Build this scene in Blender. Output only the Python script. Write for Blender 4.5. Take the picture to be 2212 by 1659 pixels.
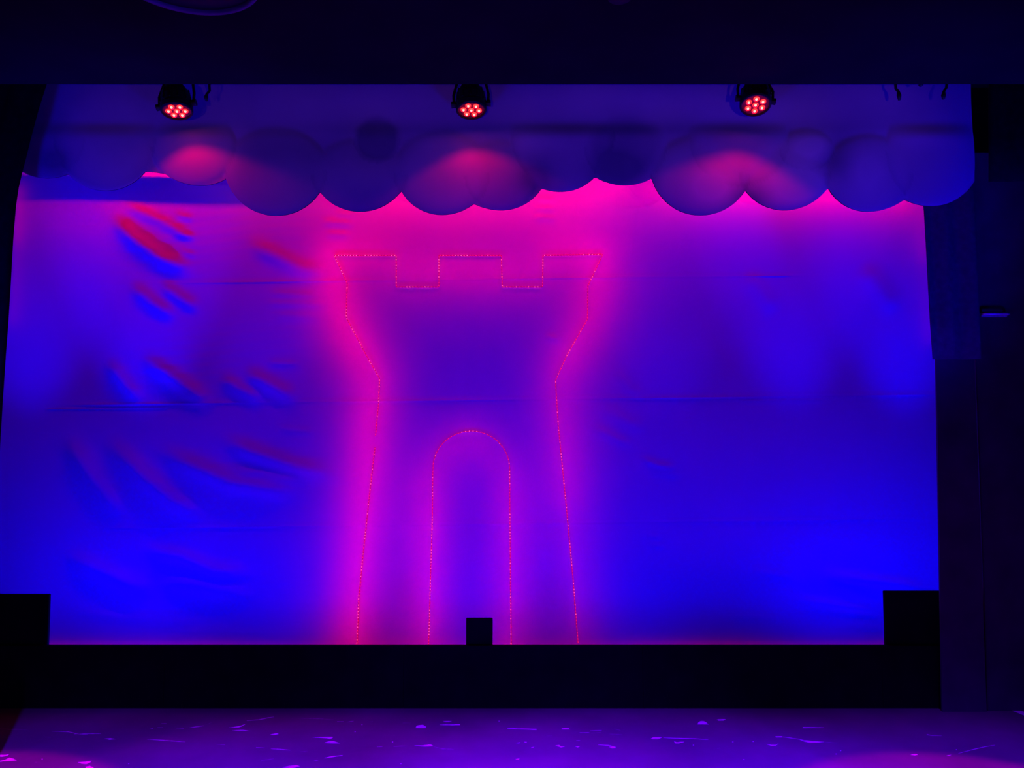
import bpy, math, random
from mathutils import Vector, Matrix, Euler

random.seed(7)
for o in list(bpy.data.objects):
    bpy.data.objects.remove(o, do_unlink=True)
sc = bpy.context.scene
COL = sc.collection
R = math.radians

# ------------------------------------------------------------------ camera
F = 1600.0                       # focal length in pixels of the 2212 x 1659 frame
CAM_H = 2.38
PITCH = math.atan(90.5 / F)
cam_d = bpy.data.cameras.new('camera')
cam = bpy.data.objects.new('camera', cam_d)
COL.objects.link(cam)
cam_d.sensor_fit = 'HORIZONTAL'
cam_d.sensor_width = 36.0
cam_d.lens = 36.0 * F / 2212.0
cam_d.clip_start = 0.05
cam.location = (0, 0, CAM_H)
cam.rotation_euler = (math.pi / 2 + PITCH, 0, 0)
sc.camera = cam

# ------------------------------------------------------------------ world, exposure
w = bpy.data.worlds.new('dark_hall')
sc.world = w
w.use_nodes = True
w.node_tree.nodes['Background'].inputs['Color'].default_value = (0.25, 0.06, 1.0, 1)
w.node_tree.nodes['Background'].inputs['Strength'].default_value = 0.006
sc.view_settings.view_transform = 'Standard'
sc.view_settings.look = 'None'
sc.view_settings.exposure = 0.0
sc.view_settings.gamma = 1.0
sc.view_settings.use_curve_mapping = False

BLUE = (0.0, 0.0, 1.0)
RED = (1.0, 0.0, 0.02)


def aim(o, target):
    d = Vector(target) - o.location
    o.rotation_euler = d.to_track_quat('-Z', 'Y').to_euler()


def spot(name, loc, target, power, color, size, blend=1.0, radius=0.08, parent=None):
    l = bpy.data.lights.new(name, 'SPOT')
    l.energy = power
    l.color = color
    l.spot_size = R(size)
    l.spot_blend = blend
    l.shadow_soft_size = radius
    o = bpy.data.objects.new(name, l)
    COL.objects.link(o)
    o.location = loc
    aim(o, target)
    return o


def strip_light(name, a, b, face, power, color, width=0.03, spread=180):
    """a long narrow area lamp from a to b that shines along face"""
    a, b, face = Vector(a), Vector(b), Vector(face).normalized()
    l = bpy.data.lights.new(name, 'AREA')
    l.shape = 'RECTANGLE'
    l.size = (b - a).length
    l.size_y = width
    l.energy = power
    l.color = color
    l.spread = R(spread)
    o = bpy.data.objects.new(name, l)
    COL.objects.link(o)
    x = (b - a).normalized()
    z = -face
    z = (z - x * z.dot(x)).normalized()
    y = z.cross(x)
    m = Matrix((x, y, z)).transposed().to_4x4()
    m.translation = (a + b) / 2
    o.matrix_world = m
    return o


def ray(px, py):
    x = (px - 1106.0) / F
    y = (829.5 - py) / F
    c, s = math.cos(PITCH), math.sin(PITCH)
    return Vector((x, c - y * s, s + y * c))


def at(px, py, Y):
    d = ray(px, py)
    t = Y / d.y
    return Vector((d.x * t, Y, CAM_H + d.z * t))


def on_z(px, py, z):
    d = ray(px, py)
    t = (z - CAM_H) / d.z
    return Vector((d.x * t, d.y * t, z))


Y_CLOTH, Y_WALL, Y_CLOUD, Y_PAR = 7.9, 6.4, 5.45, 5.25

# blue ground-row floods behind the low wall
for px, pw, zt in ((100, 60, 2.6), (330, 165, 2.6), (620, 105, 2.6), (1010, 90, 2.0),
                   (1370, 105, 2.5), (1790, 185, 3.1), (2020, 90, 3.3)):
    x = at(px, 1100, Y_CLOTH).x
    spot('blue_groundrow_flood', (x, 6.62, 0.14), (x, Y_CLOTH, zt), pw, BLUE, 165, 1.0, 0.07)
# narrow blue uplights between them that reach the top of the cloth
for px, pw in ((60, 1300), (300, 1500), (560, 500), (1450, 350), (1720, 1100), (1960, 1500)):
    x = at(px, 1100, Y_CLOTH).x
    spot('blue_groundrow_uplight', (x, 6.60, 0.14), (x, Y_CLOTH, 5.3), pw, BLUE, 32, 1.0, 0.05)
# blue floods low at both front corners of the stage, crossing to the opposite wing
spot('blue_side_flood', (2.3, 2.2, 0.6), (-4.2, Y_CLOTH, 4.2), 600, BLUE, 95, 1.0, 0.4)
spot('blue_side_flood', (-2.3, 2.2, 0.6), (4.4, Y_CLOTH, 4.2), 600, BLUE, 95, 1.0, 0.4)
# blue floods on the side booms, catching the two ends of the cloud border
spot('blue_boom_flood', (4.5, 4.3, 1.2), (3.1, 5.5, 3.9), 1050, BLUE, 62, 1.0, 0.2)
spot('blue_boom_flood', (-4.5, 4.3, 1.2), (-3.1, 5.5, 3.9), 850, BLUE, 50, 1.0, 0.2)
# dim violet fill spots, added out of view to redden the cloud border
for x in (-2.7, -1.6, -0.5, 0.6, 1.7, 2.6):
    spot('border_fill_spot', (x, -1.6, 1.7), (x, 5.45, 4.5), 76, (1.0, 0.22, 0.35), 13, 1.0, 0.03)
# overhead wash on the stage floor
for x, xt, pw in ((-2.5, -3.1, 2300), (-1.1, -1.1, 3800), (0.9, 0.9, 6000), (2.7, 3.1, 2900)):
    spot('blue_overhead_wash', (x, 2.6, 4.5), (xt, 3.95, 0), pw, (0.10, 0.0, 1.0), 56, 0.9, 0.06)
spot('magenta_overhead_wash', (2.85, 3.6, 4.5), (2.85, 4.0, 0), 900, (1.0, 0.0, 0.6), 38, 0.15, 0.04)
spot('magenta_overhead_wash', (-2.9, 3.6, 4.5), (-3.55, 4.0, 0), 900, (1.0, 0.0, 0.6), 38, 0.15, 0.04)
spot('magenta_overhead_wash', (0.25, 3.5, 4.5), (0.25, 3.95, 0), 200, (1.0, 0.0, 0.9), 38, 0.2, 0.04)
# red battens above the backcloth, behind the cloud border
strip_light('red_batten', (-4.9, 7.50, 5.47), (-2.4, 7.50, 5.47), (0, 1.0, -0.35), 36, RED, 0.05)
strip_light('red_batten', (-2.0, 7.38, 5.20), (1.3, 7.38, 5.20), (0, 1.0, -0.4), 34, RED, 0.06)
strip_light('red_batten', (1.6, 7.66, 5.00), (4.4, 7.66, 5.00), (0, 1.0, -0.3), 13, RED, 0.04)
# red tape along the foot and the sides of the backcloth
strip_light('red_foot_tape', (-5.0, 7.865, 0.055), (4.2, 7.865, 0.055), (0, 0.9, 0.4), 1.1, RED, 0.012)
for (xa, ya), (xb, yb), pw, sx in (((26, 395), (21, 520), 0.11, 1), ((21, 520), (12, 700), 0.05, 1),
                                   ((2008, 440), (2012, 560), 0.09, -1), ((2012, 560), (2020, 740), 0.04, -1)):
    strip_light('red_side_tape', at(xa, ya, 7.80), at(xb, yb, 7.80), (0.6 * sx, 0.8, 0), pw, RED, 0.02)

# ------------------------------------------------------------------ materials
def mat(name, color, rough=0.6, noise=0.0, scale=8.0, metal=0.0, spec=0.5, bump=0.0, bscale=60.0):
    m = bpy.data.materials.new(name)
    m.use_nodes = True
    nt = m.node_tree
    b = nt.nodes['Principled BSDF']
    b.inputs['Base Color'].default_value = (*color, 1)
    b.inputs['Roughness'].default_value = rough
    b.inputs['Metallic'].default_value = metal
    b.inputs['Specular IOR Level'].default_value = spec
    tc = nt.nodes.new('ShaderNodeTexCoord')
    if noise:
        n = nt.nodes.new('ShaderNodeTexNoise')
        n.inputs['Scale'].default_value = scale
        n.inputs['Detail'].default_value = 6
        nt.links.new(tc.outputs['Object'], n.inputs['Vector'])
        r = nt.nodes.new('ShaderNodeValToRGB')
        r.color_ramp.elements[0].position = 0.3
        r.color_ramp.elements[1].position = 0.7
        r.color_ramp.elements[0].color = (*[c * (1 - noise) for c in color], 1)
        r.color_ramp.elements[1].color = (*[min(1, c * (1 + noise)) for c in color], 1)
        nt.links.new(n.outputs['Fac'], r.inputs['Fac'])
        nt.links.new(r.outputs['Color'], b.inputs['Base Color'])
    if bump:
        n2 = nt.nodes.new('ShaderNodeTexNoise')
        n2.inputs['Scale'].default_value = bscale
        n2.inputs['Detail'].default_value = 4
        nt.links.new(tc.outputs['Object'], n2.inputs['Vector'])
        bp = nt.nodes.new('ShaderNodeBump')
        bp.inputs['Strength'].default_value = bump
        bp.inputs['Distance'].default_value = 0.01
        nt.links.new(n2.outputs['Fac'], bp.inputs['Height'])
        nt.links.new(bp.outputs['Normal'], b.inputs['Normal'])
    return m


def emis(name, color, strength):
    m = bpy.data.materials.new(name)
    m.use_nodes = True
    nt = m.node_tree
    b = nt.nodes['Principled BSDF']
    b.inputs['Base Color'].default_value = (*[c * 0.3 for c in color], 1)
    b.inputs['Emission Color'].default_value = (*color, 1)
    b.inputs['Emission Strength'].default_value = strength
    return m


M = {}
M['black_paint'] = mat('black_paint', (0.006, 0.0055, 0.006), 0.8, 0.25, 5, spec=0.06)
M['black_cloth'] = mat('black_cloth', (0.006, 0.0055, 0.006), 0.95, 0.3, 20, spec=0.05, bump=0.2, bscale=200)
M['black_ceiling'] = mat('black_ceiling', (0.010, 0.008, 0.009), 0.9, 0.2, 3, spec=0.1)
M['black_metal'] = mat('black_metal', (0.008, 0.008, 0.008), 0.5, 0.2, 30, spec=0.3)
M['door_paint'] = mat('door_paint', (0.06, 0.06, 0.065), 0.6, 0.2, 4, spec=0.2)
M['steel'] = mat('steel', (0.55, 0.55, 0.58), 0.35, 0.15, 40, metal=0.35)
M['charcoal_cloth'] = mat('charcoal_cloth', (0.06, 0.06, 0.065), 0.95, 0.2, 20, spec=0.05, bump=0.2, bscale=200)
M['rim'] = mat('rim', (0.16, 0.16, 0.16), 0.45, 0.1, 10)
M['chip'] = mat('chip', (0.8, 0.78, 0.78), 0.55, 0.25, 30, bump=0.3)
M['scratch'] = mat('scratch', (0.5, 0.48, 0.48), 0.55, 0.3, 30, bump=0.3)
M['faint'] = mat('faint', (0.24, 0.22, 0.23), 0.55, 0.3, 30, bump=0.3)
M['tape'] = mat('tape', (0.8, 0.8, 0.8), 0.55, 0.1, 30)
M['lens_red'] = emis('lens_red', (1.0, 0.001, 0.001), 16.0)
M['lens_core'] = emis('lens_core', (1.0, 0.62, 0.46), 1.3)
M['lens_edge'] = emis('lens_edge', (1.0, 0.07, 0.07), 1.2)
M['lens_plate'] = mat('lens_plate', (0.55, 0.02, 0.015), 0.5, 0.1, 30, spec=0.2)
M['led_dot'] = emis('led_dot', (1.0, 0.07, 0.27), 2.2)
M['led_dot_dim'] = emis('led_dot_dim', (1.0, 0.02, 0.18), 1.5)
M['led_sleeve'] = emis('led_sleeve', (1.0, 0.0, 0.2), 0.38)


def floor_mat():
    m = mat('stage_floor_paint', (0.13, 0.12, 0.13), 0.55, 0.0, 3, spec=0.35)
    nt = m.node_tree
    b = nt.nodes['Principled BSDF']
    tc = nt.nodes.new('ShaderNodeTexCoord')
    n = nt.nodes.new('ShaderNodeTexNoise'); n.inputs['Scale'].default_value = 1.3; n.inputs['Detail'].default_value = 8
    n.inputs['Roughness'].default_value = 0.65
    nt.links.new(tc.outputs['Object'], n.inputs['Vector'])
    r = nt.nodes.new('ShaderNodeValToRGB')
    r.color_ramp.elements[0].position = 0.3; r.color_ramp.elements[0].color = (0.10, 0.095, 0.10, 1)
    r.color_ramp.elements[1].position = 0.72; r.color_ramp.elements[1].color = (0.16, 0.15, 0.155, 1)
    nt.links.new(n.outputs['Fac'], r.inputs['Fac'])
    # fine pale scuffs
    mp = nt.nodes.new('ShaderNodeMapping'); mp.inputs['Scale'].default_value = (2.0, 9.0, 1.0)
    mp.inputs['Rotation'].default_value = (0, 0, 0.25)
    nt.links.new(tc.outputs['Object'], mp.inputs['Vector'])
    n2 = nt.nodes.new('ShaderNodeTexNoise'); n2.inputs['Scale'].default_value = 3.0; n2.inputs['Detail'].default_value = 10
    n2.inputs['Roughness'].default_value = 0.7
    nt.links.new(mp.outputs['Vector'], n2.inputs['Vector'])
    r2 = nt.nodes.new('ShaderNodeValToRGB')
    r2.color_ramp.elements[0].position = 0.66; r2.color_ramp.elements[0].color = (0, 0, 0, 1)
    r2.color_ramp.elements[1].position = 0.80; r2.color_ramp.elements[1].color = (0.25, 0.25, 0.25, 1)
    nt.links.new(n2.outputs['Fac'], r2.inputs['Fac'])
    mx = nt.nodes.new('ShaderNodeMix'); mx.data_type = 'RGBA'
    mx.inputs['B'].default_value = (0.4, 0.38, 0.38, 1)
    nt.links.new(r2.outputs['Color'], mx.inputs['Factor'])
    nt.links.new(r.outputs['Color'], mx.inputs['A'])
    nt.links.new(mx.outputs['Result'], b.inputs['Base Color'])
    return m


M['floor'] = floor_mat()


def cloth_mat():
    m = bpy.data.materials.new('white_backcloth')
    m.use_nodes = True
    nt = m.node_tree
    nt.nodes.clear()
    out = nt.nodes.new('ShaderNodeOutputMaterial')
    d = nt.nodes.new('ShaderNodeBsdfDiffuse')
    t = nt.nodes.new('ShaderNodeBsdfTranslucent')
    mx = nt.nodes.new('ShaderNodeMixShader')
    mx.inputs['Fac'].default_value = 0.3
    tc = nt.nodes.new('ShaderNodeTexCoord')
    n = nt.nodes.new('ShaderNodeTexNoise'); n.inputs['Scale'].default_value = 2.0; n.inputs['Detail'].default_value = 5
    nt.links.new(tc.outputs['Object'], n.inputs['Vector'])
    r = nt.nodes.new('ShaderNodeValToRGB')
    r.color_ramp.elements[0].color = (0.76, 0.76, 0.77, 1)
    r.color_ramp.elements[1].color = (0.84, 0.84, 0.84, 1)
    nt.links.new(n.outputs['Fac'], r.inputs['Fac'])
    nt.links.new(r.outputs['Color'], d.inputs['Color'])
    nt.links.new(r.outputs['Color'], t.inputs['Color'])
    nt.links.new(d.outputs[0], mx.inputs[1])
    nt.links.new(t.outputs[0], mx.inputs[2])
    nt.links.new(mx.outputs[0], out.inputs['Surface'])
    return m


M['cloth'] = cloth_mat()


def cloud_mat():
    """sponge-painted cloud scenery: tone comes from the painted puffs (attribute 'paint') and a sponge noise"""
    m = mat('painted_cloud_board', (0.4, 0.4, 0.42), 0.8, 0.0, spec=0.15)
    nt = m.node_tree
    b = nt.nodes['Principled BSDF']
    at_ = nt.nodes.new('ShaderNodeAttribute'); at_.attribute_name = 'paint'
    tc = nt.nodes.new('ShaderNodeTexCoord')
    n = nt.nodes.new('ShaderNodeTexNoise'); n.inputs['Scale'].default_value = 2.2; n.inputs['Detail'].default_value = 5
    nt.links.new(tc.outputs['Object'], n.inputs['Vector'])
    add = nt.nodes.new('ShaderNodeMath'); add.operation = 'MULTIPLY_ADD'
    add.inputs[1].default_value = 0.35
    nt.links.new(n.outputs['Fac'], add.inputs[0])
    nt.links.new(at_.outputs['Fac'], add.inputs[2])
    r = nt.nodes.new('ShaderNodeValToRGB')
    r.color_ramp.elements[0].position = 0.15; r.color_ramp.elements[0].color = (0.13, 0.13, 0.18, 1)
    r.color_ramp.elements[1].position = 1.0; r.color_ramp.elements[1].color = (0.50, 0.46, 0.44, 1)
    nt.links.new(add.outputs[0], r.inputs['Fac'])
    nt.links.new(r.outputs['Color'], b.inputs['Base Color'])
    return m


M['cloud'] = cloud_mat()
M['cloud_edge'] = mat('cloud_edge', (0.04, 0.04, 0.05), 0.9, 0.2, 20, spec=0.1)

# ------------------------------------------------------------------ mesh helpers
def mesh(name, verts, faces, mats, parent=None, smooth=False, idx=None):
    me = bpy.data.meshes.new(name)
    me.from_pydata([tuple(v) for v in verts], [], faces)
    for m in (mats if isinstance(mats, (list, tuple)) else [mats]):
        me.materials.append(M[m])
    if idx:
        me.polygons.foreach_set('material_index', idx)
    if smooth:
        me.polygons.foreach_set('use_smooth', [True] * len(me.polygons))
    me.update()
    o = bpy.data.objects.new(name, me)
    COL.objects.link(o)
    if parent:
        o.parent = parent
    return o


def tag(o, label=None, cat=None, group=None, kind=None):
    if label: o['label'] = label
    if cat: o['category'] = cat
    if group: o['group'] = group
    if kind: o['kind'] = kind
    return o


def empty(name, loc):
    o = bpy.data.objects.new(name, None)
    o.empty_display_size = 0.1
    COL.objects.link(o)
    o.location = loc
    return o


class MB:
    def __init__(s): s.v = []; s.f = []; s.m = []

    def add(s, v, f, mi=0):
        k = len(s.v)
        s.v += [Vector(p) for p in v]
        s.f += [tuple(i + k for i in q) for q in f]
        s.m += [mi] * len(f)
        return s

    def box(s, a, b, mi=0, bev=0.0):
        x0, y0, z0 = a; x1, y1, z1 = b
        if not bev:
            v = [(x0, y0, z0), (x1, y0, z0), (x1, y1, z0), (x0, y1, z0), (x0, y0, z1), (x1, y0, z1), (x1, y1, z1), (x0, y1, z1)]
            f = [(3, 2, 1, 0), (4, 5, 6, 7), (0, 1, 5, 4), (1, 2, 6, 5), (2, 3, 7, 6), (3, 0, 4, 7)]
            return s.add(v, f, mi)
        # chamfered vertical and top edges
        e = bev
        ring = lambda g, z: [(x0 + g + e, y0 + g, z), (x1 - g - e, y0 + g, z), (x1 - g, y0 + g + e, z), (x1 - g, y1 - g - e, z),
                             (x1 - g - e, y1 - g, z), (x0 + g + e, y1 - g, z), (x0 + g, y1 - g - e, z), (x0 + g, y0 + g + e, z)]
        v = ring(0, z0) + ring(0, z1 - e) + ring(e, z1)
        f = [tuple(range(7, -1, -1)), tuple(range(16, 24))]
        for k in (0, 8):
            f += [(k + i, k + (i + 1) % 8, k + 8 + (i + 1) % 8, k + 8 + i) for i in range(8)]
        return s.add(v, f, mi)

    def lathe(s, prof, n=28, mi=0, cap0=True, cap1=True, off=(0, 0, 0)):
        v = []; f = []
        for r, z in prof:
            v += [(off[0] + r * math.cos(2 * math.pi * i / n), off[1] + r * math.sin(2 * math.pi * i / n), off[2] + z) for i in range(n)]
        for k in range(len(prof) - 1):
            f += [(k * n + i, k * n + (i + 1) % n, (k + 1) * n + (i + 1) % n, (k + 1) * n + i) for i in range(n)]
        if cap0: f.append(tuple(range(n - 1, -1, -1)))
        if cap1: f.append(tuple((len(prof) - 1) * n + i for i in range(n)))
        return s.add(v, f, mi)

    def tube(s, pts, r, n=8, mi=0):
        pts = [Vector(p) for p in pts]
        v = []; f = []
        rr = r if isinstance(r, (list, tuple)) else [r] * len(pts)
        ref = None
        for i, p in enumerate(pts):
            d = (pts[min(i + 1, len(pts) - 1)] - pts[max(i - 1, 0)]).normalized()
            if ref is None:
                ref = d.orthogonal().normalized()
            ref = (ref - d * ref.dot(d)).normalized()
            q = d.cross(ref)
            v += [p + (ref * math.cos(2 * math.pi * k / n) + q * math.sin(2 * math.pi * k / n)) * rr[i] for k in range(n)]
        for i in range(len(pts) - 1):
            f += [(i * n + k, i * n + (k + 1) % n, (i + 1) * n + (k + 1) % n, (i + 1) * n + k) for k in range(n)]
        f += [tuple(range(n - 1, -1, -1)), tuple((len(pts) - 1) * n + k for k in range(n))]
        return s.add(v, f, mi)

    def build(s, name, mats, parent=None, smooth=False):
        return mesh(name, s.v, s.f, mats, parent, smooth, s.m)


def box_thing(name, a, b, m, label=None, cat=None, kind=None, bev=0.0):
    o = MB().box(a, b, 0, bev).build(name, m)
    return tag(o, label, cat, None, kind)

# ------------------------------------------------------------------ the setting
floor = box_thing('floor', (-7.5, -4, -0.12), (7.5, 8.6, 0), 'floor',
                  'worn dark painted stage floor with pale scuffs', kind='structure')
Z_CEIL = at(1106, 182, 5.05).z
box_thing('ceiling', (-7.5, -4, Z_CEIL), (7.5, 5.05, Z_CEIL + 0.22), 'black_ceiling',
          'matt black hall ceiling ending above the stage', kind='structure')
box_thing('ceiling', (-7.5, 5.05, 6.4), (7.5, 8.6, 6.5), 'black_ceiling',
          'black ceiling over the stage lights', kind='structure')
box_thing('wall_back', (-7.5, 8.6, 0), (7.5, 8.7, 6.5), 'black_paint', 'black wall behind the backcloth', kind='structure')
box_thing('wall_left', (-7.6, -4, 0), (-7.5, 8.7, 6.5), 'black_paint', 'black side wall on the left of the stage', kind='structure')
box_thing('wall_right', (7.5, -4, 0), (7.6, 8.7, 6.5), 'black_paint', 'black side wall on the right of the stage', kind='structure')

# ------------------------------------------------------------------ backcloth
def seg_dist(px, py, poly):
    """distance to polyline, signed so that + is above (smaller y), and position 0..1 along it"""
    best = None; acc = 0.0; tot = sum(math.dist(poly[i], poly[i + 1]) for i in range(len(poly) - 1))
    for i in range(len(poly) - 1):
        ax, ay = poly[i]; bx, by = poly[i + 1]
        dx, dy = bx - ax, by - ay
        L = math.hypot(dx, dy)
        t = max(0.0, min(1.0, ((px - ax) * dx + (py - ay) * dy) / (L * L)))
        qx, qy = ax + dx * t, ay + dy * t
        d = math.hypot(px - qx, py - qy)
        if best is None or d < best[0]:
            sgn = 1 if (dx * (py - ay) - dy * (px - ax)) < 0 else -1
            best = (d, sgn, (acc + L * t) / tot)
        acc += L
    return best


# wrinkles: (points along the ridge in photo pixels, half width px, height m)
WR = [
    ([(238, 462), (290, 518), (350, 560), (425, 588)], 15, 0.030),
    ([(260, 440), (330, 470), (390, 500), (425, 530)], 10, 0.012),
    ([(375, 462), (420, 474)], 7, 0.010), ([(370, 503), (425, 512)], 7, 0.010),
    ([(385, 540), (425, 552)], 6, 0.008),
    ([(280, 612), (330, 655), (385, 690)], 13, 0.016), ([(345, 610), (390, 645), (435, 672)], 12, 0.014),
    ([(525, 520), (600, 555), (655, 582), (712, 590)], 15, 0.018),
    ([(230, 775), (270, 830), (310, 872)], 12, 0.016), ([(300, 770), (370, 812), (430, 855), (465, 880)], 14, 0.022),
    ([(470, 812), (520, 842), (575, 868)], 12, 0.016), ([(520, 800), (590, 835), (650, 868)], 14, 0.020),
    ([(140, 940), (190, 1020), (240, 1085), (275, 1120)], 18, 0.020),
    ([(225, 945), (310, 1030), (380, 1085), (450, 1120)], 18, 0.026),
    ([(330, 965), (400, 1000), (500, 1042), (600, 1058), (680, 1062)], 17, 0.028),
    ([(470, 945), (550, 978), (640, 1008), (740, 1030)], 15, 0.024),
    ([(480, 1010), (560, 1020), (680, 1045)], 10, 0.012),
    ([(300, 1185), (390, 1202), (460, 1232), (560, 1245)], 14, 0.018),
    ([(130, 1195), (200, 1225), (280, 1262), (340, 1275)], 16, 0.018),
    ([(330, 1255), (420, 1262), (560, 1290)], 16, 0.014),
    ([(140, 1320), (260, 1335), (420, 1345)], 9, 0.006), ([(300, 1368), (480, 1366), (640, 1372)], 8, 0.006),
    ([(570, 633), (700, 640)], 8, 0.008), ([(560, 655), (720, 658)], 8, 0.008), ([(580, 680), (700, 684)], 8, 0.006),
    ([(570, 784), (655, 786)], 6, 0.008), ([(590, 925), (690, 934)], 7, 0.006),
    ([(690, 480), (770, 484)], 8, 0.010), ([(700, 505), (760, 508)], 7, 0.009), ([(720, 462), (770, 465)], 6, 0.006),
    ([(1150, 430), (1205, 433)], 6, 0.008), ([(1150, 450), (1205, 452)], 6, 0.008), ([(1150, 470), (1205, 473)], 6, 0.008),
    ([(1275, 920), (1320, 942), (1370, 965)], 9, 0.012), ([(1300, 880), (1350, 910), (1400, 930)], 12, 0.008),
    ([(1380, 988), (1420, 1005), (1465, 1011)], 7, 0.016), ([(1395, 1020), (1475, 1026)], 4, 0.008),
    ([(1175, 727), (1212, 733)], 6, 0.010), ([(1330, 800), (1360, 840), (1395, 858)], 9, 0.008),
    ([(1395, 1158), (1430, 1160)], 4, 0.006), ([(1400, 1178), (1440, 1181)], 4, 0.005),
    ([(1610, 585), (1650, 640), (1680, 680)], 16, 0.008), ([(1860, 570), (1910, 640), (1940, 680)], 18, 0.010),
    ([(1760, 1235), (1860, 1252), (1950, 1262), (2030, 1285)], 10, 0.014), ([(1700, 1292), (1810, 1308), (1915, 1322)], 9, 0.012),
    ([(1800, 1340), (1915, 1348)], 5, 0.007), ([(1850, 1368), (1915, 1370)], 4, 0.005),
    ([(1620, 1230), (1720, 1250)], 9, 0.006), ([(1560, 1330), (1700, 1338)], 8, 0.005),
]
SHEAR = -0.012
CREASE = [(604.0, 250, 1760, 0.006), (865.0, 95, 2040, 0.008), (1133.0, 150, 2040, 0.0055)]


def smooth01(t):
    t = max(0.0, min(1.0, t)); return t * t * (3 - 2 * t)


def build_cloth():
    xs = [-70 + 4.0 * i for i in range(int((2052 + 70) / 4.0) + 1)]
    zt, zb = 5.75, 0.02
    py_top = 230.0
    vs = set()
    y = py_top
    while y < 1420:
        vs.add(round(y, 2)); y += 4.4
    for c in CREASE:
        vs = {v for v in vs if abs(v - c[0]) > 4.2}
        vs |= {c[0] + k for k in (-4.4, -2.6, -1.3, 0, 1.3, 2.6, 4.4)}
        vs |= {c[0] + 8 + k for k in (-1.2, 0, 1.2)} if c[0] == 865.0 else set()
    vs = sorted(vs)
    nx = len(xs)
    disp = {}
    H = [[0.0] * nx for _ in vs]
    # slow sag of the hanging sheet
    for j, v in enumerate(vs):
        for i, x in enumerate(xs):
            tower = smooth01((x - 640) / 60) * smooth01((1380 - x) / 60)
            H[j][i] = (1 - tower) * (0.010 * math.sin(x * 0.0052 + v * 0.0021 + 0.6) + 0.006 * math.sin(x * 0.012 - v * 0.006 + 2.0))
    for pts, wd, hh in WR:
        if wd > 9: wd *= 1.2
        hh *= 1.7 if wd > 9 else 1.2
        x0 = min(p[0] for p in pts) - 3 * wd; x1 = max(p[0] for p in pts) + 3 * wd
        y0 = min(p[1] for p in pts) - 3 * wd; y1 = max(p[1] for p in pts) + 3 * wd
        for j, v in enumerate(vs):
            for i, x in enumerate(xs):
                if x < x0 or x > x1: continue
                y = v + SHEAR * (x - 1010)
                if y < y0 or y > y1: continue
                d, sg, t = seg_dist(x, y, pts)
                if d > 3 * wd: continue
                taper = smooth01(t / 0.3) * smooth01((1 - t) / 0.3) + 0.05
                H[j][i] += hh * taper * math.exp(-(d / wd) ** 2)
    # pulled folds keep flat against the rest: fine horizontal puckers where the sheet was folded
    for j, v in enumerate(vs):
        for i, x in enumerate(xs):
            k = math.exp(-((x - 400) / 170.0) ** 2) + 0.5 * math.exp(-((x - 640) / 60.0) ** 2) + 0.35 * math.exp(-((x - 1420) / 60.0) ** 2)
            H[j][i] += 0.0012 * k * math.sin(v * 0.31 + 2.2 * math.sin(x * 0.013) + x * 0.01) * (0.5 + 0.5 * math.sin(v * 0.023 + x * 0.006))
    for cy, xa, xb, hh in CREASE:
        for j, v in enumerate(vs):
            d = v - cy
            if abs(d) > 9.5: continue
            for i, x in enumerate(xs):
                if x < xa or x > xb: continue
                e = smooth01((x - xa) / 150) * smooth01((xb - x) / 100)
                e *= 0.65 + 0.35 * math.sin(x * 0.011 + cy)
                H[j][i] += hh * e * math.exp(-(d / (1.3 if d > 0 else 3.6)) ** 2)
                if cy == 865.0 and (100 < x < 360 or 1600 < x < 1780):
                    H[j][i] += hh * 0.5 * math.exp(-((d - 8) / 1.3) ** 2)
    verts = []
    for j, v in enumerate(vs):
        for i, x in enumerate(xs):
            p = at(x, v + SHEAR * (x - 1010), Y_CLOTH)
            p.z = max(zb, p.z)
            verts.append((p.x, Y_CLOTH - H[j][i], p.z))
    faces = [(j * nx + i, (j + 1) * nx + i, (j + 1) * nx + i + 1, j * nx + i + 1) for j in range(len(vs) - 1) for i in range(nx - 1)]
    o = mesh('backcloth', verts, faces, 'cloth', None, True)
    tag(o, 'huge creased white backcloth lit blue and magenta behind the stage', 'backdrop')
    return o


build_cloth()

# batten that carries the backcloth, its shadow falls on the cloth
def lin(a, b, n):
    return [Vector(a).lerp(Vector(b), i / (n - 1)) for i in range(n)]


bat = empty('curtain_batten', (-5.3, 7.74, 5.16))
tag(bat, 'black batten carrying the backcloth behind the left clouds', 'batten')
MB().box((0, -0.03, -0.05), (2.75, 0.03, 0.05)).build('bar', 'black_metal', bat)
for dx in (0.72, 2.05):
    MB().box((dx - 0.05, -0.04, -0.14), (dx + 0.05, 0.04, 0.06)).build('clip', 'black_metal', bat)

for dx in (0.3, 2.5):
    MB().tube([(dx, 0, 0.05), (dx, 0, 1.3)], 0.008, 6).build('hanger', 'black_metal', bat)

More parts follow.
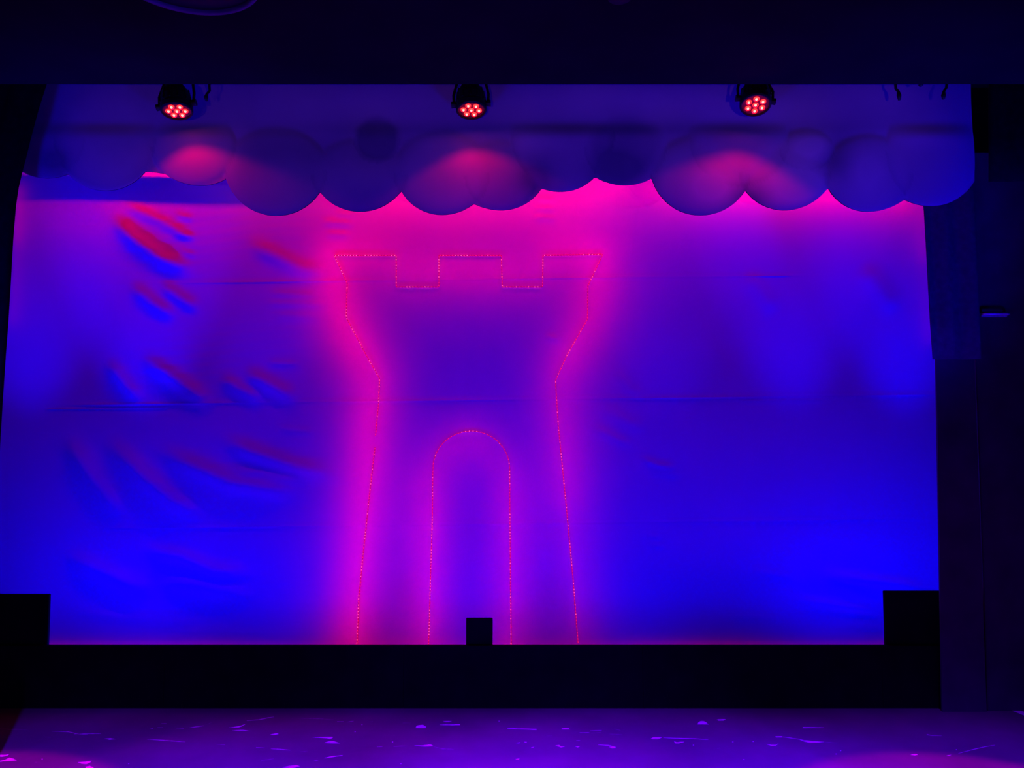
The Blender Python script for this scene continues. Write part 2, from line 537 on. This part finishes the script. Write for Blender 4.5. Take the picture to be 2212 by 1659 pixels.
# ------------------------------------------------------------------ LED tower outline on the backcloth
TOWER = [(771, 1392), (775, 1290), (784, 1200), (797, 1080), (810, 966), None, (811, 942), (818, 870), (820, 818), (790, 765), (748, 686),
         (750, 612), (722, 552), (856, 552), (856, 620), (948, 620), (948, 552), (1083, 552), (1085, 620), (1172, 620),
         (1173, 552), (1302, 550), (1270, 618), (1269, 690), (1226, 765), (1200, 822), (1206, 920), (1222, 1080),
         (1238, 1250), (1249, 1390)]
ARCH = [(926, 1393), (930, 1250), (934, 1120), (935, 1015)] + \
       [(1018 - 83 * math.cos(a), 1012 - 81 * math.sin(a)) for a in [math.pi * k / 16 for k in range(1, 16)]] + \
       [(1101, 1015), (1102, 1200), (1104, 1393)]
ICO_V = []
ICO_F = []
_t = (1 + 5 ** 0.5) / 2
for a, b, c in ((-1, _t, 0), (1, _t, 0), (-1, -_t, 0), (1, -_t, 0), (0, -1, _t), (0, 1, _t), (0, -1, -_t), (0, 1, -_t),
                (_t, 0, -1), (_t, 0, 1), (-_t, 0, -1), (-_t, 0, 1)):
    ICO_V.append(Vector((a, b, c)).normalized())
ICO_F = [(0, 11, 5), (0, 5, 1), (0, 1, 7), (0, 7, 10), (0, 10, 11), (1, 5, 9), (5, 11, 4), (11, 10, 2), (10, 7, 6), (7, 1, 8),
         (3, 9, 4), (3, 4, 2), (3, 2, 6), (3, 6, 8), (3, 8, 9), (4, 9, 5), (2, 4, 11), (6, 2, 10), (8, 6, 7), (9, 8, 1)]
Y_LED = Y_CLOTH - 0.014


def led_outline(path, name, label, weak, halo):
    first = [p for p in path if p][0]
    root = empty(name, at(first[0], first[1], Y_LED))
    tag(root, label, 'led strip')
    runs = [[]]
    for p in path:
        if p is None: runs.append([])
        else: runs[-1].append(p)
    org = Vector(root.location)
    for run in runs:
        for i in range(len(run) - 1):
            a, b = at(*run[i], Y_LED) - org, at(*run[i + 1], Y_LED) - org
            L = (b - a).length
            d = (b - a).normalized()
            n = d.cross(Vector((0, 1, 0))).normalized()
            hw = 0.0038
            v = []
            for p in (a, b):
                v += [p - n * hw + Vector((0, 0.006, 0)), p + n * hw + Vector((0, 0.006, 0)), p + n * hw * 0.6 - Vector((0, 0.004, 0)), p - n * hw * 0.6 - Vector((0, 0.004, 0))]
            f = [(0, 1, 5, 4), (1, 2, 6, 5), (2, 3, 7, 6), (3, 0, 4, 7), (3, 2, 1, 0), (4, 5, 6, 7)]
            sl = mesh('led_tape', v, f, 'led_sleeve', root)
            mb = MB()
            k = max(2, int(L / 0.031))
            wk = weak(run[i], run[i + 1])
            for j in range(k):
                c = a + d * (L * (j + 0.5) / k) - Vector((0, 0.005, 0))
                bright = random.random() < wk
                rr = 0.0056 if bright else 0.0042
                mb.add([c + q * rr for q in ICO_V], ICO_F, 0 if bright else 1)
            dots = mb.build('led_beads', ['led_dot', 'led_dot_dim'], sl)
            tag(dots, None, None, None, 'stuff')
    # the lamps of the frame that glows through the cloth behind the outline
    for (p, q, pw) in halo:
        a, b = at(*p, Y_CLOTH + 0.36), at(*q, Y_CLOTH + 0.36)
        strip_light('red_frame_lamp', a, b, (0, -1, 0), 0.255 * pw * (b - a).length, RED, 0.03, 148)
    return root


led_outline(TOWER, 'tower_light_outline', 'pink bead-light outline of a battlemented castle tower on the backcloth',
            lambda p, q: 0.45 if (p[0] + q[0]) / 2 < 1195 else 0.28,
            [((775, 1400), (820, 830), 15), ((820, 820), (748, 680), 17), ((748, 680), (722, 552), 16), ((722, 552), (856, 560), 9),
             ((856, 600), (1172, 600), 9), ((1173, 556), (1302, 552), 12), ((1295, 560), (1269, 690), 12),
             ((1269, 690), (1203, 820), 11), ((1203, 830), (1222, 1090), 8), ((1222, 1090), (1249, 1400), 4)])
led_outline(ARCH, 'doorway_light_outline', 'pink bead-light outline of a round-arched doorway inside the castle tower',
            lambda p, q: 0.5 if (p[0] + q[0]) / 2 < 1030 else 0.32,
            [((926, 1400), (935, 1010), 11), ((940, 990), (1018, 935), 7), ((1018, 935), (1098, 1000), 5), ((1101, 1015), (1104, 1400), 8)])

# ------------------------------------------------------------------ painted cloud border
LOBES = [  # cusp, bottom, cusp ... in photo pixels
    (-60, 380), (-5, 395), (48, 371), (105, 386), (149, 377), (230, 413), (316, 371), (336, 373), (357, 376), (435, 402), (490, 387),
    (598, 467), (692, 416), (778, 458), (867, 414), (955, 465), (1024, 441), (1083, 455), (1170, 408), (1212, 415), (1285, 383),
    (1350, 401), (1407, 386), (1512, 466), (1609, 413), (1693, 455), (1787, 407), (1873, 458), (1952, 432), (2010, 446), (2103, 392)]


def cloud_edge(x):
    for k in range(0, len(LOBES) - 2, 2):
        a, b, c = LOBES[k], LOBES[k + 1], LOBES[k + 2]
        if a[0] <= x <= c[0]:
            e = a if x <= b[0] else c
            dx = abs(e[0] - b[0]); dy = b[1] - e[1]
            if dy < 1 or dx < 1:
                return a[1] + (c[1] - a[1]) * (x - a[0]) / (c[0] - a[0])
            Rr = (dx * dx + dy * dy) / (2 * dy)
            return b[1] - Rr + math.sqrt(max(0, Rr * Rr - (x - b[0]) ** 2))
    return LOBES[-1][1]


# puffs: centre x, y, radius x, radius y, relief height (m), paint: + pale, - dusk blue
PUFF = [(230, 300, 110, 112, .020, .12), (100, 300, 90, 84, .014, -.08), (420, 320, 92, 82, .022, .02), (598, 372, 112, 95, .022, -.05),
        (778, 380, 104, 78, .016, .02), (815, 300, 52, 55, .018, -.35), (955, 375, 105, 90, .018, .10), (1083, 380, 80, 75, .014, -.05),
        (1215, 290, 112, 124, .030, .02), (1350, 320, 90, 80, .016, -.18), (1512, 380, 108, 86, .020, .10), (1595, 305, 108, 100, .022, .02),
        (1693, 375, 100, 80, .018, .12), (1740, 325, 60, 46, .016, .05), (1873, 375, 96, 82, .018, .10), (2010, 330, 100, 115, .024, .05)]
PALE = [(1535, 405, 45, 38, .35), (1730, 400, 70, 40, .35), (1755, 318, 40, 25, .35), (1870, 375, 45, 50, .25), (1960, 300, 90, 30, .22),
        (1400, 215, 260, 40, .25), (800, 220, 260, 40, .12), (1600, 245, 120, 30, .2), (1900, 215, 120, 40, .15), (1150, 310, 60, 25, .15),
        (600, 330, 70, 30, -.1), (1330, 370, 60, 40, -.3), (1160, 385, 40, 40, -.3), (1800, 350, 40, 50, -.25), (690, 340, 60, 50, -.1), (1620, 430, 40, 30, -.25),
        (120, 350, 40, 30, -.25), (820, 325, 50, 30, -.2), (1210, 280, 500, 14, -.15)]


def build_cloud():
    xs = [-60 + 3.5 * i for i in range(int((2103 + 60) / 3.5) + 1)]
    if xs[-1] < 2103: xs.append(2103)
    ytop = 110.0
    NR = 56
    verts = []; paint = []
    nx = len(xs)
    for j in range(NR + 1):
        t = j / NR
        for x in xs:
            e = cloud_edge(x)
            y = ytop + (e - ytop) * t
            h = 0.0; pt = 0.42
            for cx, cy, rx, ry, hh, pp in PUFF:
                q = ((x - cx) / rx) ** 2 + ((y - cy) / ry) ** 2
                if q < 1:
                    hb = hh * math.sqrt(1 - q)
                    h = max(h, hb)
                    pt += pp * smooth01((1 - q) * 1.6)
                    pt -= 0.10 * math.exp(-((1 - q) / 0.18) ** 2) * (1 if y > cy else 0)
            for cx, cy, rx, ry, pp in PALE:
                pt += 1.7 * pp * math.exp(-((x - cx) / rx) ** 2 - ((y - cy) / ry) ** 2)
            # soft horizontal fold where the heading is doubled
            h *= smooth01((y - 262) / 40)
            h += 0.0008 * math.exp(-((y - 284) / 9.0) ** 2)
            xe = x - (2103 - 2095) * smooth01((392 - y) / 210) * max(0, (x - 1900) / 203)
            p = at(xe, y, Y_CLOUD)
            verts.append((p.x, Y_CLOUD - 0.012 - h, p.z)); paint.append(max(0, pt))
    n1 = len(verts)
    verts += [(v[0], Y_CLOUD - 0.004, v[2]) for v in verts]
    paint += paint
    f = []
    for j in range(NR):
        for i in range(nx - 1):
            a = j * nx + i
            f.append((a, a + nx, a + nx + 1, a + 1))
            f.append((n1 + a, n1 + a + 1, n1 + a + nx + 1, n1 + a + nx))
    rim = [(NR * nx + i) for i in range(nx)]
    rim = [j * nx for j in range(NR)] + rim + [j * nx + nx - 1 for j in range(NR - 1, -1, -1)]
    k0 = len(verts); nfront = len(f)
    verts += [verts[a] for a in rim] + [verts[n1 + a] for a in rim]
    paint += [0.0] * (2 * len(rim))
    L = len(rim)
    f += [(k0 + i, k0 + i + L, k0 + i + L + 1, k0 + i + 1) for i in range(L - 1)]
    idx = [0] * nfront + [1] * (len(f) - nfront)
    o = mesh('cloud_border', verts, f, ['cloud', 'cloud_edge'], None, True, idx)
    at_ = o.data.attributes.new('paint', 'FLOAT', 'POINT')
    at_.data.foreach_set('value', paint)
    tag(o, 'long painted cloud border with scalloped lower edge hanging above the stage', 'scenery')
    return o


build_cloud()

# ------------------------------------------------------------------ black masking
def drape(name, edge, far_px, Y, label, amp=0.03, wave=0.16, m='black_cloth'):
    """black cloth leg: edge = photo pixels of the visible border from top to bottom, runs out to far_px"""
    E = [at(x, y, Y) for x, y in edge]
    verts = []; n = 46; faces = []
    for p in E:
        xf = at(far_px, 829, Y).x
        for i in range(n + 1):
            t = i / n
            x = p.x + (xf - p.x) * t
            verts.append((x, Y + amp * math.sin((x - p.x) / wave * 2 * math.pi) * min(1, t * 6 + .1), p.z))
    k = len(verts)
    for j in range(len(E) - 1):
        for i in range(n):
            a = j * (n + 1) + i
            faces.append((a, a + n + 1, a + n + 2, a + 1))
    o = mesh(name, verts, faces, m, None, True)
    s = o.modifiers.new('thickness', 'SOLIDIFY'); s.thickness = 0.008; s.offset = 0
    tag(o, label, 'curtain')
    return o


def bottom_to_floor(edge, Y):
    pts = list(edge)
    x, y = pts[-1]
    return pts


LEFT = [(126, 90), (101, 180), (82, 240), (66, 300), (55, 345), (48, 371), (40, 405), (34, 445), (28, 520), (23, 610), (18, 690), (12, 770),
        (6, 860), (1, 940), (-4, 1040), (-8, 1150), (-10, 1300), (-12, 1548)]
drape('black_leg_curtain', LEFT, -620, 5.33, 'black leg curtain hanging down the left edge of the stage')
RIGHT = [(1964, -105), (1982, 300), (1990, 400), (1996, 455), (2000, 520), (2004, 600), (2009, 690), (2015, 776)]
drape('black_leg_curtain', RIGHT, 2118, 6.27, 'short black leg curtain under the right end of the clouds', 0.02, 0.22, 'charcoal_cloth')

yr = 6.32
p0, p1 = at(2021, 700, yr), at(2031, 1290, yr)
xr = at(2102, 700, yr).x
v = [(p0.x, yr, p0.z), (xr, yr, p0.z), (xr, yr, 0), (at(2034, 1480, yr).x, yr, 0)]
v += [(a, yr + 0.02, c) for a, b, c in v]
o = mesh('masking_flat', v, [(3, 2, 1, 0), (4, 5, 6, 7), (0, 1, 5, 4), (1, 2, 6, 5), (2, 3, 7, 6), (3, 0, 4, 7)], 'door_paint')
tag(o, 'tall black masking flat behind the right leg curtain', 'flat')

# side flat with the metal handle, further forward on the right
ys = 6.34
xl = at(2104, 700, ys).x
side = empty('side_door', (xl, ys, 0))
tag(side, 'dark side door with a metal bar handle at the right', 'door')
MB().box((0, 0, 0), (1.7, 0.03, at(2046, 330, ys).z)).build('door_leaf', 'door_paint', side)
hp = at(2118, 680, ys) - Vector(side.location)
hq = at(2173, 680, ys) - Vector(side.location)
hb = MB()
hb.box((hp.x, -0.012, hp.z - 0.020), (hq.x, 0.001, hp.z + 0.016))
han = hb.build('handle_plate', 'steel', side)
xa, xb = hp.x + 0.01, hq.x - 0.01
MB().tube([(xa, 0, hp.z), (xa, -0.05, hp.z), (xa + 0.02, -0.06, hp.z), (xb - 0.02, -0.06, hp.z), (xb, -0.05, hp.z), (xb, 0, hp.z)], 0.012, 8).build('handle_bar', 'steel', side, True)

# black pelmet in the upper right corner
ye = 5.5
a, b = at(2136, 100, ye), at(2136, 392, ye)
drape('black_pelmet', [(2136, 90), (2136, 200), (2136, 300), (2136, 392)], 2700, ye, 'short black pelmet in the upper right corner beyond the clouds', 0.012, 0.3)

# low black wall across the stage and the blocks above it
wt = at(1010, 1395, Y_WALL).z
W0, W1 = at(-160, 1395, Y_WALL).x, at(2420, 1395, Y_WALL).x
gl = empty('low_black_wall', ((W0 + W1) / 2, Y_WALL, 0))
tag(gl, 'long low black wall along the back of the stage floor', 'wall')
n = 5
for i in range(n):
    xa = W0 + (W1 - W0) * i / n - gl.location.x; xb = W0 + (W1 - W0) * (i + 1) / n - gl.location.x
    MB().box((xa + 0.001, 0, 0), (xb - 0.001, 0.04, wt)).build('wall_panel', 'black_paint', gl)


def block(pxa, pxb, pyt, label, Y=Y_WALL + 0.05, depth=0.03):
    a, b = at(pxa, pyt, Y), at(pxb, pyt, Y)
    o = box_thing('black_block', (a.x, Y, 0), (b.x, Y + depth, a.z), 'black_paint', label, 'block', None, 0.004)
    o['group'] = 'black blocks rising above the low wall'
    return o


block(-170, 106, 1284, 'black block rising above the left end of the low wall')
block(1007, 1064, 1336, 'small square black block rising from the low wall inside the arched doorway')
block(1910, 2420, 1277, 'black block rising above the right end of the low wall')

# ------------------------------------------------------------------ lamp bar, hooks, par lights
pz = at(1106, 140, Y_PAR).z
x0 = at(150, 168, Y_PAR).x
bar = empty('lighting_bar', (0, Y_PAR, pz))
MB().tube([(x0, 0, 0), (3.4, 0, 0)], 0.024, 12).build('tube', 'black_metal', bar, True)
for x in (x0 + 0.3, -1.3, 0.8, 2.4):
    MB().tube([(x, 0, 0.02), (x, 0, 6.4 - pz)], 0.008, 6).build('hanger', 'black_metal', bar)
tag(bar, 'black lighting bar above the three red lamps', 'pipe')
HEX = [(0, 0)] + [(math.cos(R(60 * k)) * 0.056, math.sin(R(60 * k)) * 0.056) for k in range(6)]


def par(px, py, tilt, yaw, spin, side, label, power, spill):
    """px, py: centre of the lens face in the photo. tilt: degrees the beam leans from straight down towards the hall"""
    c = at(px, py, Y_PAR - 0.02 - 0.10 * math.sin(R(tilt)))
    root = empty('stage_lamp', (c.x, Y_PAR, pz))
    tag(root, label, 'stage light', 'red stage lamps on the lighting bar')
    org = Vector(root.location)
    rot = Euler((R(-tilt), R(side), R(yaw)), 'ZYX').to_matrix().to_4x4()
    mw = Matrix.Translation(c - org) @ rot           # local frame: -Z is the beam

    def put(mb, name, mats, parent=root, smooth=False, mtx=mw):
        mb.v = [mtx @ q for q in mb.v]
        return mb.build(name, mats, parent, smooth)

    body = MB().lathe([(0.104, -0.012), (0.110, -0.004), (0.110, 0.03), (0.106, 0.036), (0.104, 0.10), (0.094, 0.14), (0.076, 0.175), (0.06, 0.20), (0.04, 0.21)],
                      32, 0, cap0=False)
    body.lathe([(0.104, -0.012), (0.097, -0.012), (0.094, 0.004)], 32, 0, False, False)
    for k in range(12):                                # cooling ribs
        a = 2 * math.pi * k / 12
        ca, sa = math.cos(a), math.sin(a)
        P = lambda r, z, s: (r * ca - s * sa, r * sa + s * ca, z)
        vv = [P(.10, .05, -.004), P(.113, .05, -.004), P(.113, .05, .004), P(.10, .05, .004),
              P(.085, .15, -.004), P(.098, .15, -.004), P(.098, .15, .004), P(.085, .15, .004)]
        body.add(vv, [(3, 2, 1, 0), (4, 5, 6, 7), (0, 1, 5, 4), (1, 2, 6, 5), (2, 3, 7, 6), (3, 0, 4, 7)])
    bo = put(body, 'body', 'black_metal')
    put(MB().lathe([(0.001, 0.0), (0.095, 0.0), (0.095, 0.004)], 32, 0, False, False), 'lens_plate', 'lens_plate', bo)
    for hx, hy in HEX:
        cs, sn = math.cos(R(spin)), math.sin(R(spin))
        ox, oy = hx * cs - hy * sn, hx * sn + hy * cs
        ln = MB()
        ln.lathe([(0.0195, -0.001), (0.0205, -0.006), (0.0185, -0.010)], 18, 1, False, False, (ox, oy, 0))   # bright collar
        ln.lathe([(0.0185, -0.010), (0.013, -0.006), (0.009, -0.005)], 18, 0, False, False, (ox, oy, 0))     # red cup
        ln.lathe([(0.009, -0.005), (0.0085, -0.010), (0.0055, -0.0145), (0.002, -0.0160)], 14, 2, False, True, (ox, oy, 0))
        put(ln, 'lens', ['lens_red', 'lens_edge', 'lens_core'], bo, True)
    for s in (-1, 1):
        k = MB().tube([mw @ Vector((s * 0.108, 0, 0.045)), mw @ Vector((s * 0.142, 0, 0.045))], [0.020, 0.024], 12)
        k.build('tilt_knob', 'black_metal', root)
    # yoke from the tilt knobs up to the clamp
    L_ = mw @ Vector((-0.122, 0, 0.045)); Rr = mw @ Vector((0.122, 0, 0.045))
    top = Vector((0, 0, -0.09))
    yk = MB()
    pts = [L_, L_ + Vector((-0.004, 0, 0.07)), Vector((L_.x * 0.8, 0, top.z - 0.02)), Vector((L_.x * 0.5, 0, top.z)), Vector((Rr.x * 0.5, 0, top.z)),
           Vector((Rr.x * 0.8, 0, top.z - 0.02)), Rr + Vector((0.004, 0, 0.07)), Rr]
    yk.tube(pts, 0.010, 8)
    yk.build('yoke', 'black_metal', root)
    cl = MB()
    cl.box((-0.05, -0.045, -0.10), (0.05, 0.045, -0.053))
    n0 = len(cl.v)
    cl.lathe([(0.032, -0.04), (0.052, -0.04), (0.052, 0.04), (0.032, 0.04), (0.032, -0.04)], 20, 0, False, False)
    kk = n0
    for i in range(kk, len(cl.v)):                     # lay the clamp ring round the bar
        q = cl.v[i]; cl.v[i] = Vector((q.z, q.x, q.y))
    cl.build('clamp', 'black_metal', root)
    # its own red beam, leaving the lens face
    beam = (rot @ Vector((0, 0, -1, 0))).to_3d()
    sp = spot('red_beam', c + beam * 0.03, c + beam * 2.0, power, (1.0, 0.0, 0.03), spill, 0.2, 0.05)
    sp2 = spot('red_beam', c + beam * 0.03, c + beam * 2.0, 90, (1.0, 0.0, 0.03), 46, 0.35, 0.05)
    return root


par(382, 239, 9, 0, 14, -9, 'red stage lamp over the left clouds, tilted sideways on its yoke', 11, 124)
par(1018, 237, 11, 0, 10, -3, 'red stage lamp hanging over the middle of the clouds', 9, 126)
par(1632, 226, 21.5, 0, 20, 7, 'red stage lamp over the right clouds, its lenses turned most towards the hall', 13, 134)


def hook(pts, label, r=0.011):
    P = [at(x, y, Y_PAR) for x, y in pts]
    root = empty('hanging_hook', (P[0].x, Y_PAR, pz))
    org = Vector(root.location)
    MB().tube([Vector((0, 0, -0.03))] + [p - org for p in P], [r * .8, r * .8] + [r * .8] * (len(P) - 3) + [r * 1.35, r * .8], 10).build('hook_stem', 'black_metal', root, True)
    c = MB().lathe([(0.027, -0.025), (0.038, -0.025), (0.038, 0.025), (0.027, 0.025), (0.027, -0.025)], 16, 0, False, False)
    c.v = [Vector((q.z, q.x, q.y)) for q in c.v]
    c.build('clamp', 'black_metal', root)
    tag(root, label, 'hook', 'black hooks on the lighting bar')


hook([(452, 176), (453, 196), (447, 203), (445, 210), (446, 218)], 'black hook hanging beside the leftmost red lamp')
hook([(1934, 176), (1935, 192), (1940, 197), (1942, 206), (1943, 216)], 'black hook near the right end of the lighting bar, bent rightwards', 0.012)
hook([(2046, 176), (2044, 190), (2039, 197), (2038, 206), (2038, 214)], 'black hook at the far right of the lighting bar, bent leftwards', 0.012)
hook([(1989, 177), (1989, 180), (1989, 183), (1989, 186)], 'short black hook stub between the two right hooks', 0.013)

# ------------------------------------------------------------------ ceiling fittings
zc = Z_CEIL
cc = on_z(457, 25, zc)
rad = 0.40
cc = Vector((cc.x, cc.y - rad, zc))
cf = empty('ceiling_speaker', cc)
tag(cf, 'large round ceiling fitting with a thin pale rim at the upper left', 'ceiling speaker')
rg = MB().lathe([(rad - 0.012, 0), (rad, -0.004), (rad, -0.024), (rad - 0.012, -0.028), (rad - 0.022, -0.02), (rad - 0.024, 0.0)], 64, 0, False, False)
rg.build('rim', 'rim', cf, True)
MB().lathe([(0.002, -0.012), (rad * .5, -0.010), (rad - 0.02, -0.004)], 64, 0, False, False).build('grille', 'black_metal', cf, True)
c2 = on_z(1335, 11, zc - 0.06)
cs = empty('ceiling_spotlight', (c2.x, c2.y - 0.07, zc))
tag(cs, 'small black fitting on the ceiling at the top edge right of centre', 'ceiling light')
MB().lathe([(0.062, 0), (0.066, -0.03), (0.066, -0.06), (0.058, -0.064)], 24, 0, False, True).build('housing', 'black_metal', cs)

# ------------------------------------------------------------------ marks on the floor
def floor_poly(name, pts, m='chip', z=0.0006, t=0.0012):
    v = [on_z(x, y, 0) for x, y in pts]
    c = sum(v, Vector()) / len(v)
    n = len(v)
    top = [Vector((p.x, p.y, z + t)) for p in v]
    bot = [Vector((p.x, p.y, z)) for p in v]
    f = [tuple(range(n)), tuple(range(2 * n - 1, n - 1, -1))] + [((i + 1) % n, i, n + i, n + (i + 1) % n) for i in range(n)]
    return mesh(name, top + bot, f, m, floor)


def stroke(name, pts, wd, m='scratch'):
    """a tapering scratch along photo pixels; wd = thickness in px"""
    up = []; dn = []
    n = len(pts)
    ws = wd if isinstance(wd, (list, tuple)) else [wd * (0.35 if i in (0, n - 1) else 1.0) for i in range(n)]
    for (x, y), w_ in zip(pts, ws):
        up.append((x, y - w_ / 2)); dn.append((x, y + w_ / 2))
    return floor_poly(name, up + dn[::-1], m)


# larger chips with an outline of their own
CHIP = [
    [(1507, 1564), (1509, 1560), (1514, 1558), (1520, 1558), (1525, 1560), (1529, 1564), (1531, 1565), (1507, 1565)],
    [(1548, 1555), (1553, 1554), (1566, 1554), (1568, 1555), (1562, 1557), (1552, 1557)],
    [(898, 1572), (900, 1568), (904, 1567), (914, 1566), (918, 1569), (921, 1570), (919, 1573), (898, 1573)],
    [(957, 1558), (976, 1558), (971, 1560), (962, 1560)],
    [(1406, 1596), (1411, 1593), (1430, 1593), (1422, 1597), (1410, 1597)],
    [(1456, 1602), (1462, 1604), (1470, 1603), (1478, 1603), (1474, 1604), (1466, 1606), (1459, 1606)],
    [(1725, 1597), (1735, 1599), (1755, 1601), (1780, 1603), (1770, 1604), (1750, 1605), (1737, 1602)],
    [(0, 1631), (12, 1631), (20, 1629), (17, 1632), (6, 1635), (0, 1635)],
    [(0, 1644), (10, 1642), (20, 1637), (29, 1639), (36, 1643), (24, 1644), (8, 1645), (0, 1646)],
    [(168, 1647), (184, 1646), (198, 1644), (194, 1648), (186, 1651), (176, 1650)], [(184, 1657), (194, 1655), (202, 1658), (202, 1661), (186, 1660)],
    [(494, 1572), (510, 1570), (520, 1568), (528, 1565), (530, 1565), (523, 1569), (515, 1572)],
    [(502, 1578), (525, 1577), (541, 1580), (525, 1579)],
    [(584, 1587), (598, 1584), (602, 1586), (594, 1588), (587, 1588)], [(675, 1593), (718, 1592), (719, 1594), (712, 1597), (706, 1595)],
    [(700, 1605), (712, 1601), (720, 1601), (734, 1606), (718, 1606)],
    [(610, 1658), (625, 1655), (640, 1653), (648, 1656), (630, 1660)],
    [(895, 1611), (912, 1611), (926, 1609), (931, 1609), (936, 1612), (916, 1613)],
    [(1967, 1631), (1974, 1629), (1980, 1629), (1982, 1631), (1976, 1632)], [(225, 1596), (238, 1595), (250, 1597), (236, 1598)],
    [(1213, 1574), (1228, 1573), (1231, 1576), (1215, 1576)], [(1675, 1591), (1690, 1591), (1690, 1593), (1676, 1593)],
    [(1114, 1605), (1124, 1604), (1121, 1606)], [(1132, 1603), (1138, 1603), (1137, 1605)], [(1147, 1615), (1154, 1614), (1151, 1616)],
    [(1200, 1611), (1208, 1610), (1212, 1613), (1220, 1613), (1212, 1615)], [(1243, 1613), (1252, 1613), (1248, 1615)],
    [(1316, 1614), (1326, 1613), (1331, 1616), (1322, 1617)], [(1114, 1640), (1122, 1639), (1121, 1641), (1115, 1641)],
    [(2045, 1632), (2055, 1631), (2050, 1633)],
]
for p in CHIP:
    floor_poly('paint_chip', p, 'chip')
SCR = [([(701, 1638), (716, 1635), (740, 1632)], 2.2, 'chip'), ([(950, 1566), (975, 1566), (994, 1565.5)], [0.6, 1.6, 2.0], 'chip'),
       ([(1096, 1574), (1130, 1575), (1159, 1576)], [0.6, 1.6, 2.2], 'chip'), ([(1657, 1608), (1666, 1610.5), (1675, 1610.5), (1681, 1607)], 1.8, 'chip'),
       ([(1734, 1572), (1750, 1572), (1780, 1572)], [2.2, 1.8, 0.6], 'chip'), ([(1690, 1592), (1705, 1594), (1725, 1597), (1740, 1600)], 1.4, 'scratch'),
       ([(1780, 1603), (1800, 1605), (1812, 1605)], 1.2, 'faint'), ([(1433, 1594), (1460, 1595), (1500, 1596), (1530, 1598)], 1.4, 'scratch'),
       ([(0, 1574), (20, 1576), (40, 1576), (62, 1578)], 1.8, 'faint'), ([(112, 1580), (146, 1581), (170, 1586), (190, 1587)], 1.6, 'scratch'),
       ([(160, 1586), (190, 1585), (218, 1585)], 1.8, 'scratch'), ([(95, 1592), (110, 1593)], 1.6, 'faint'), ([(318, 1597), (345, 1599), (375, 1601), (400, 1603)], 1.8, 'scratch'),
       ([(410, 1605), (428, 1606)], 1.4, 'faint'), ([(468, 1608), (486, 1609)], 1.6, 'scratch'), ([(553, 1615), (572, 1616)], 1.6, 'scratch'),
       ([(585, 1618), (605, 1619), (627, 1621)], 1.8, 'scratch'), ([(644, 1625), (664, 1623)], 1.6, 'faint'), ([(410, 1572), (428, 1570), (440, 1568)], 2.0, 'scratch'),
       ([(380, 1573), (397, 1574)], 1.8, 'scratch'), ([(446, 1565), (457, 1561)], 1.4, 'faint'), ([(533, 1557), (560, 1555), (578, 1551), (592, 1549)], 1.8, 'scratch'),
       ([(650, 1552), (690, 1553), (720, 1555)], 1.4, 'faint'), ([(728, 1559), (742, 1559)], 1.5, 'scratch'), ([(750, 1560), (764, 1558)], 2.0, 'scratch'),
       ([(795, 1559), (806, 1559)], 1.6, 'faint'), ([(870, 1562), (888, 1562)], 1.4, 'faint'), ([(814, 1614), (826, 1613)], 1.8, 'scratch'),
       ([(850, 1613), (866, 1612), (880, 1612)], 1.8, 'faint'), ([(938, 1614), (955, 1618), (980, 1619)], 2.0, 'faint'), ([(1252, 1583), (1273, 1583)], 1.8, 'scratch'),
       ([(1275, 1579), (1300, 1578)], 1.8, 'scratch'), ([(1278, 1584), (1298, 1583)], 1.6, 'faint'), ([(1176, 1588), (1192, 1590)], 1.4, 'faint'),
       ([(1315, 1586), (1345, 1587)], 1.4, 'faint'), ([(1327, 1575), (1340, 1578)], 1.8, 'faint'), ([(1245, 1600), (1253, 1600)], 1.5, 'scratch'),
       ([(1292, 1609), (1315, 1611), (1330, 1614)], 1.8, 'scratch'), ([(2002, 1587), (2012, 1589), (2034, 1590)], [2.0, 1.4, .5], 'scratch'),
       ([(2070, 1628), (2100, 1620), (2130, 1613), (2150, 1610)], 1.6, 'scratch'), ([(1549, 1617), (1556, 1616)], 1.4, 'faint'),
       ([(340, 1572), (352, 1572)], 1.8, 'scratch'), ([(325, 1573), (330, 1574)], 1.8, 'chip'), ([(348, 1563), (360, 1563)], 1.4, 'scratch'),
       ([(564, 1643), (582, 1641), (592, 1639)], 1.8, 'faint'), ([(678, 1644), (688, 1642)], 1.4, 'scratch'), ([(75, 1647), (88, 1647)], 1.6, 'faint'),
       ([(160, 1520.5), (200, 1520), (234, 1520)], 1.0, 'faint')]
for p, wd, m_ in SCR:
    stroke('scratch', p, wd, m_)
for x, y in ((767, 1581), (866, 1650), (1078, 1558), (1498, 1610), (1583, 1603), (1627, 1602), (1607, 1641), (1806, 1629), (1816, 1622), (278, 1650), (91, 1640), (782, 1566), (2066, 1620), (848, 1603)):
    floor_poly('paint_speck', [(x - 1.6, y), (x, y - 1.0), (x + 1.6, y), (x, y + 1.0)], 'chip')
a = [(2150, 1521), (2162, 1520), (2240, 1548), (2240, 1557)]
tp = floor_poly('tape_line', a, 'tape', 0.0008, 0.0015)
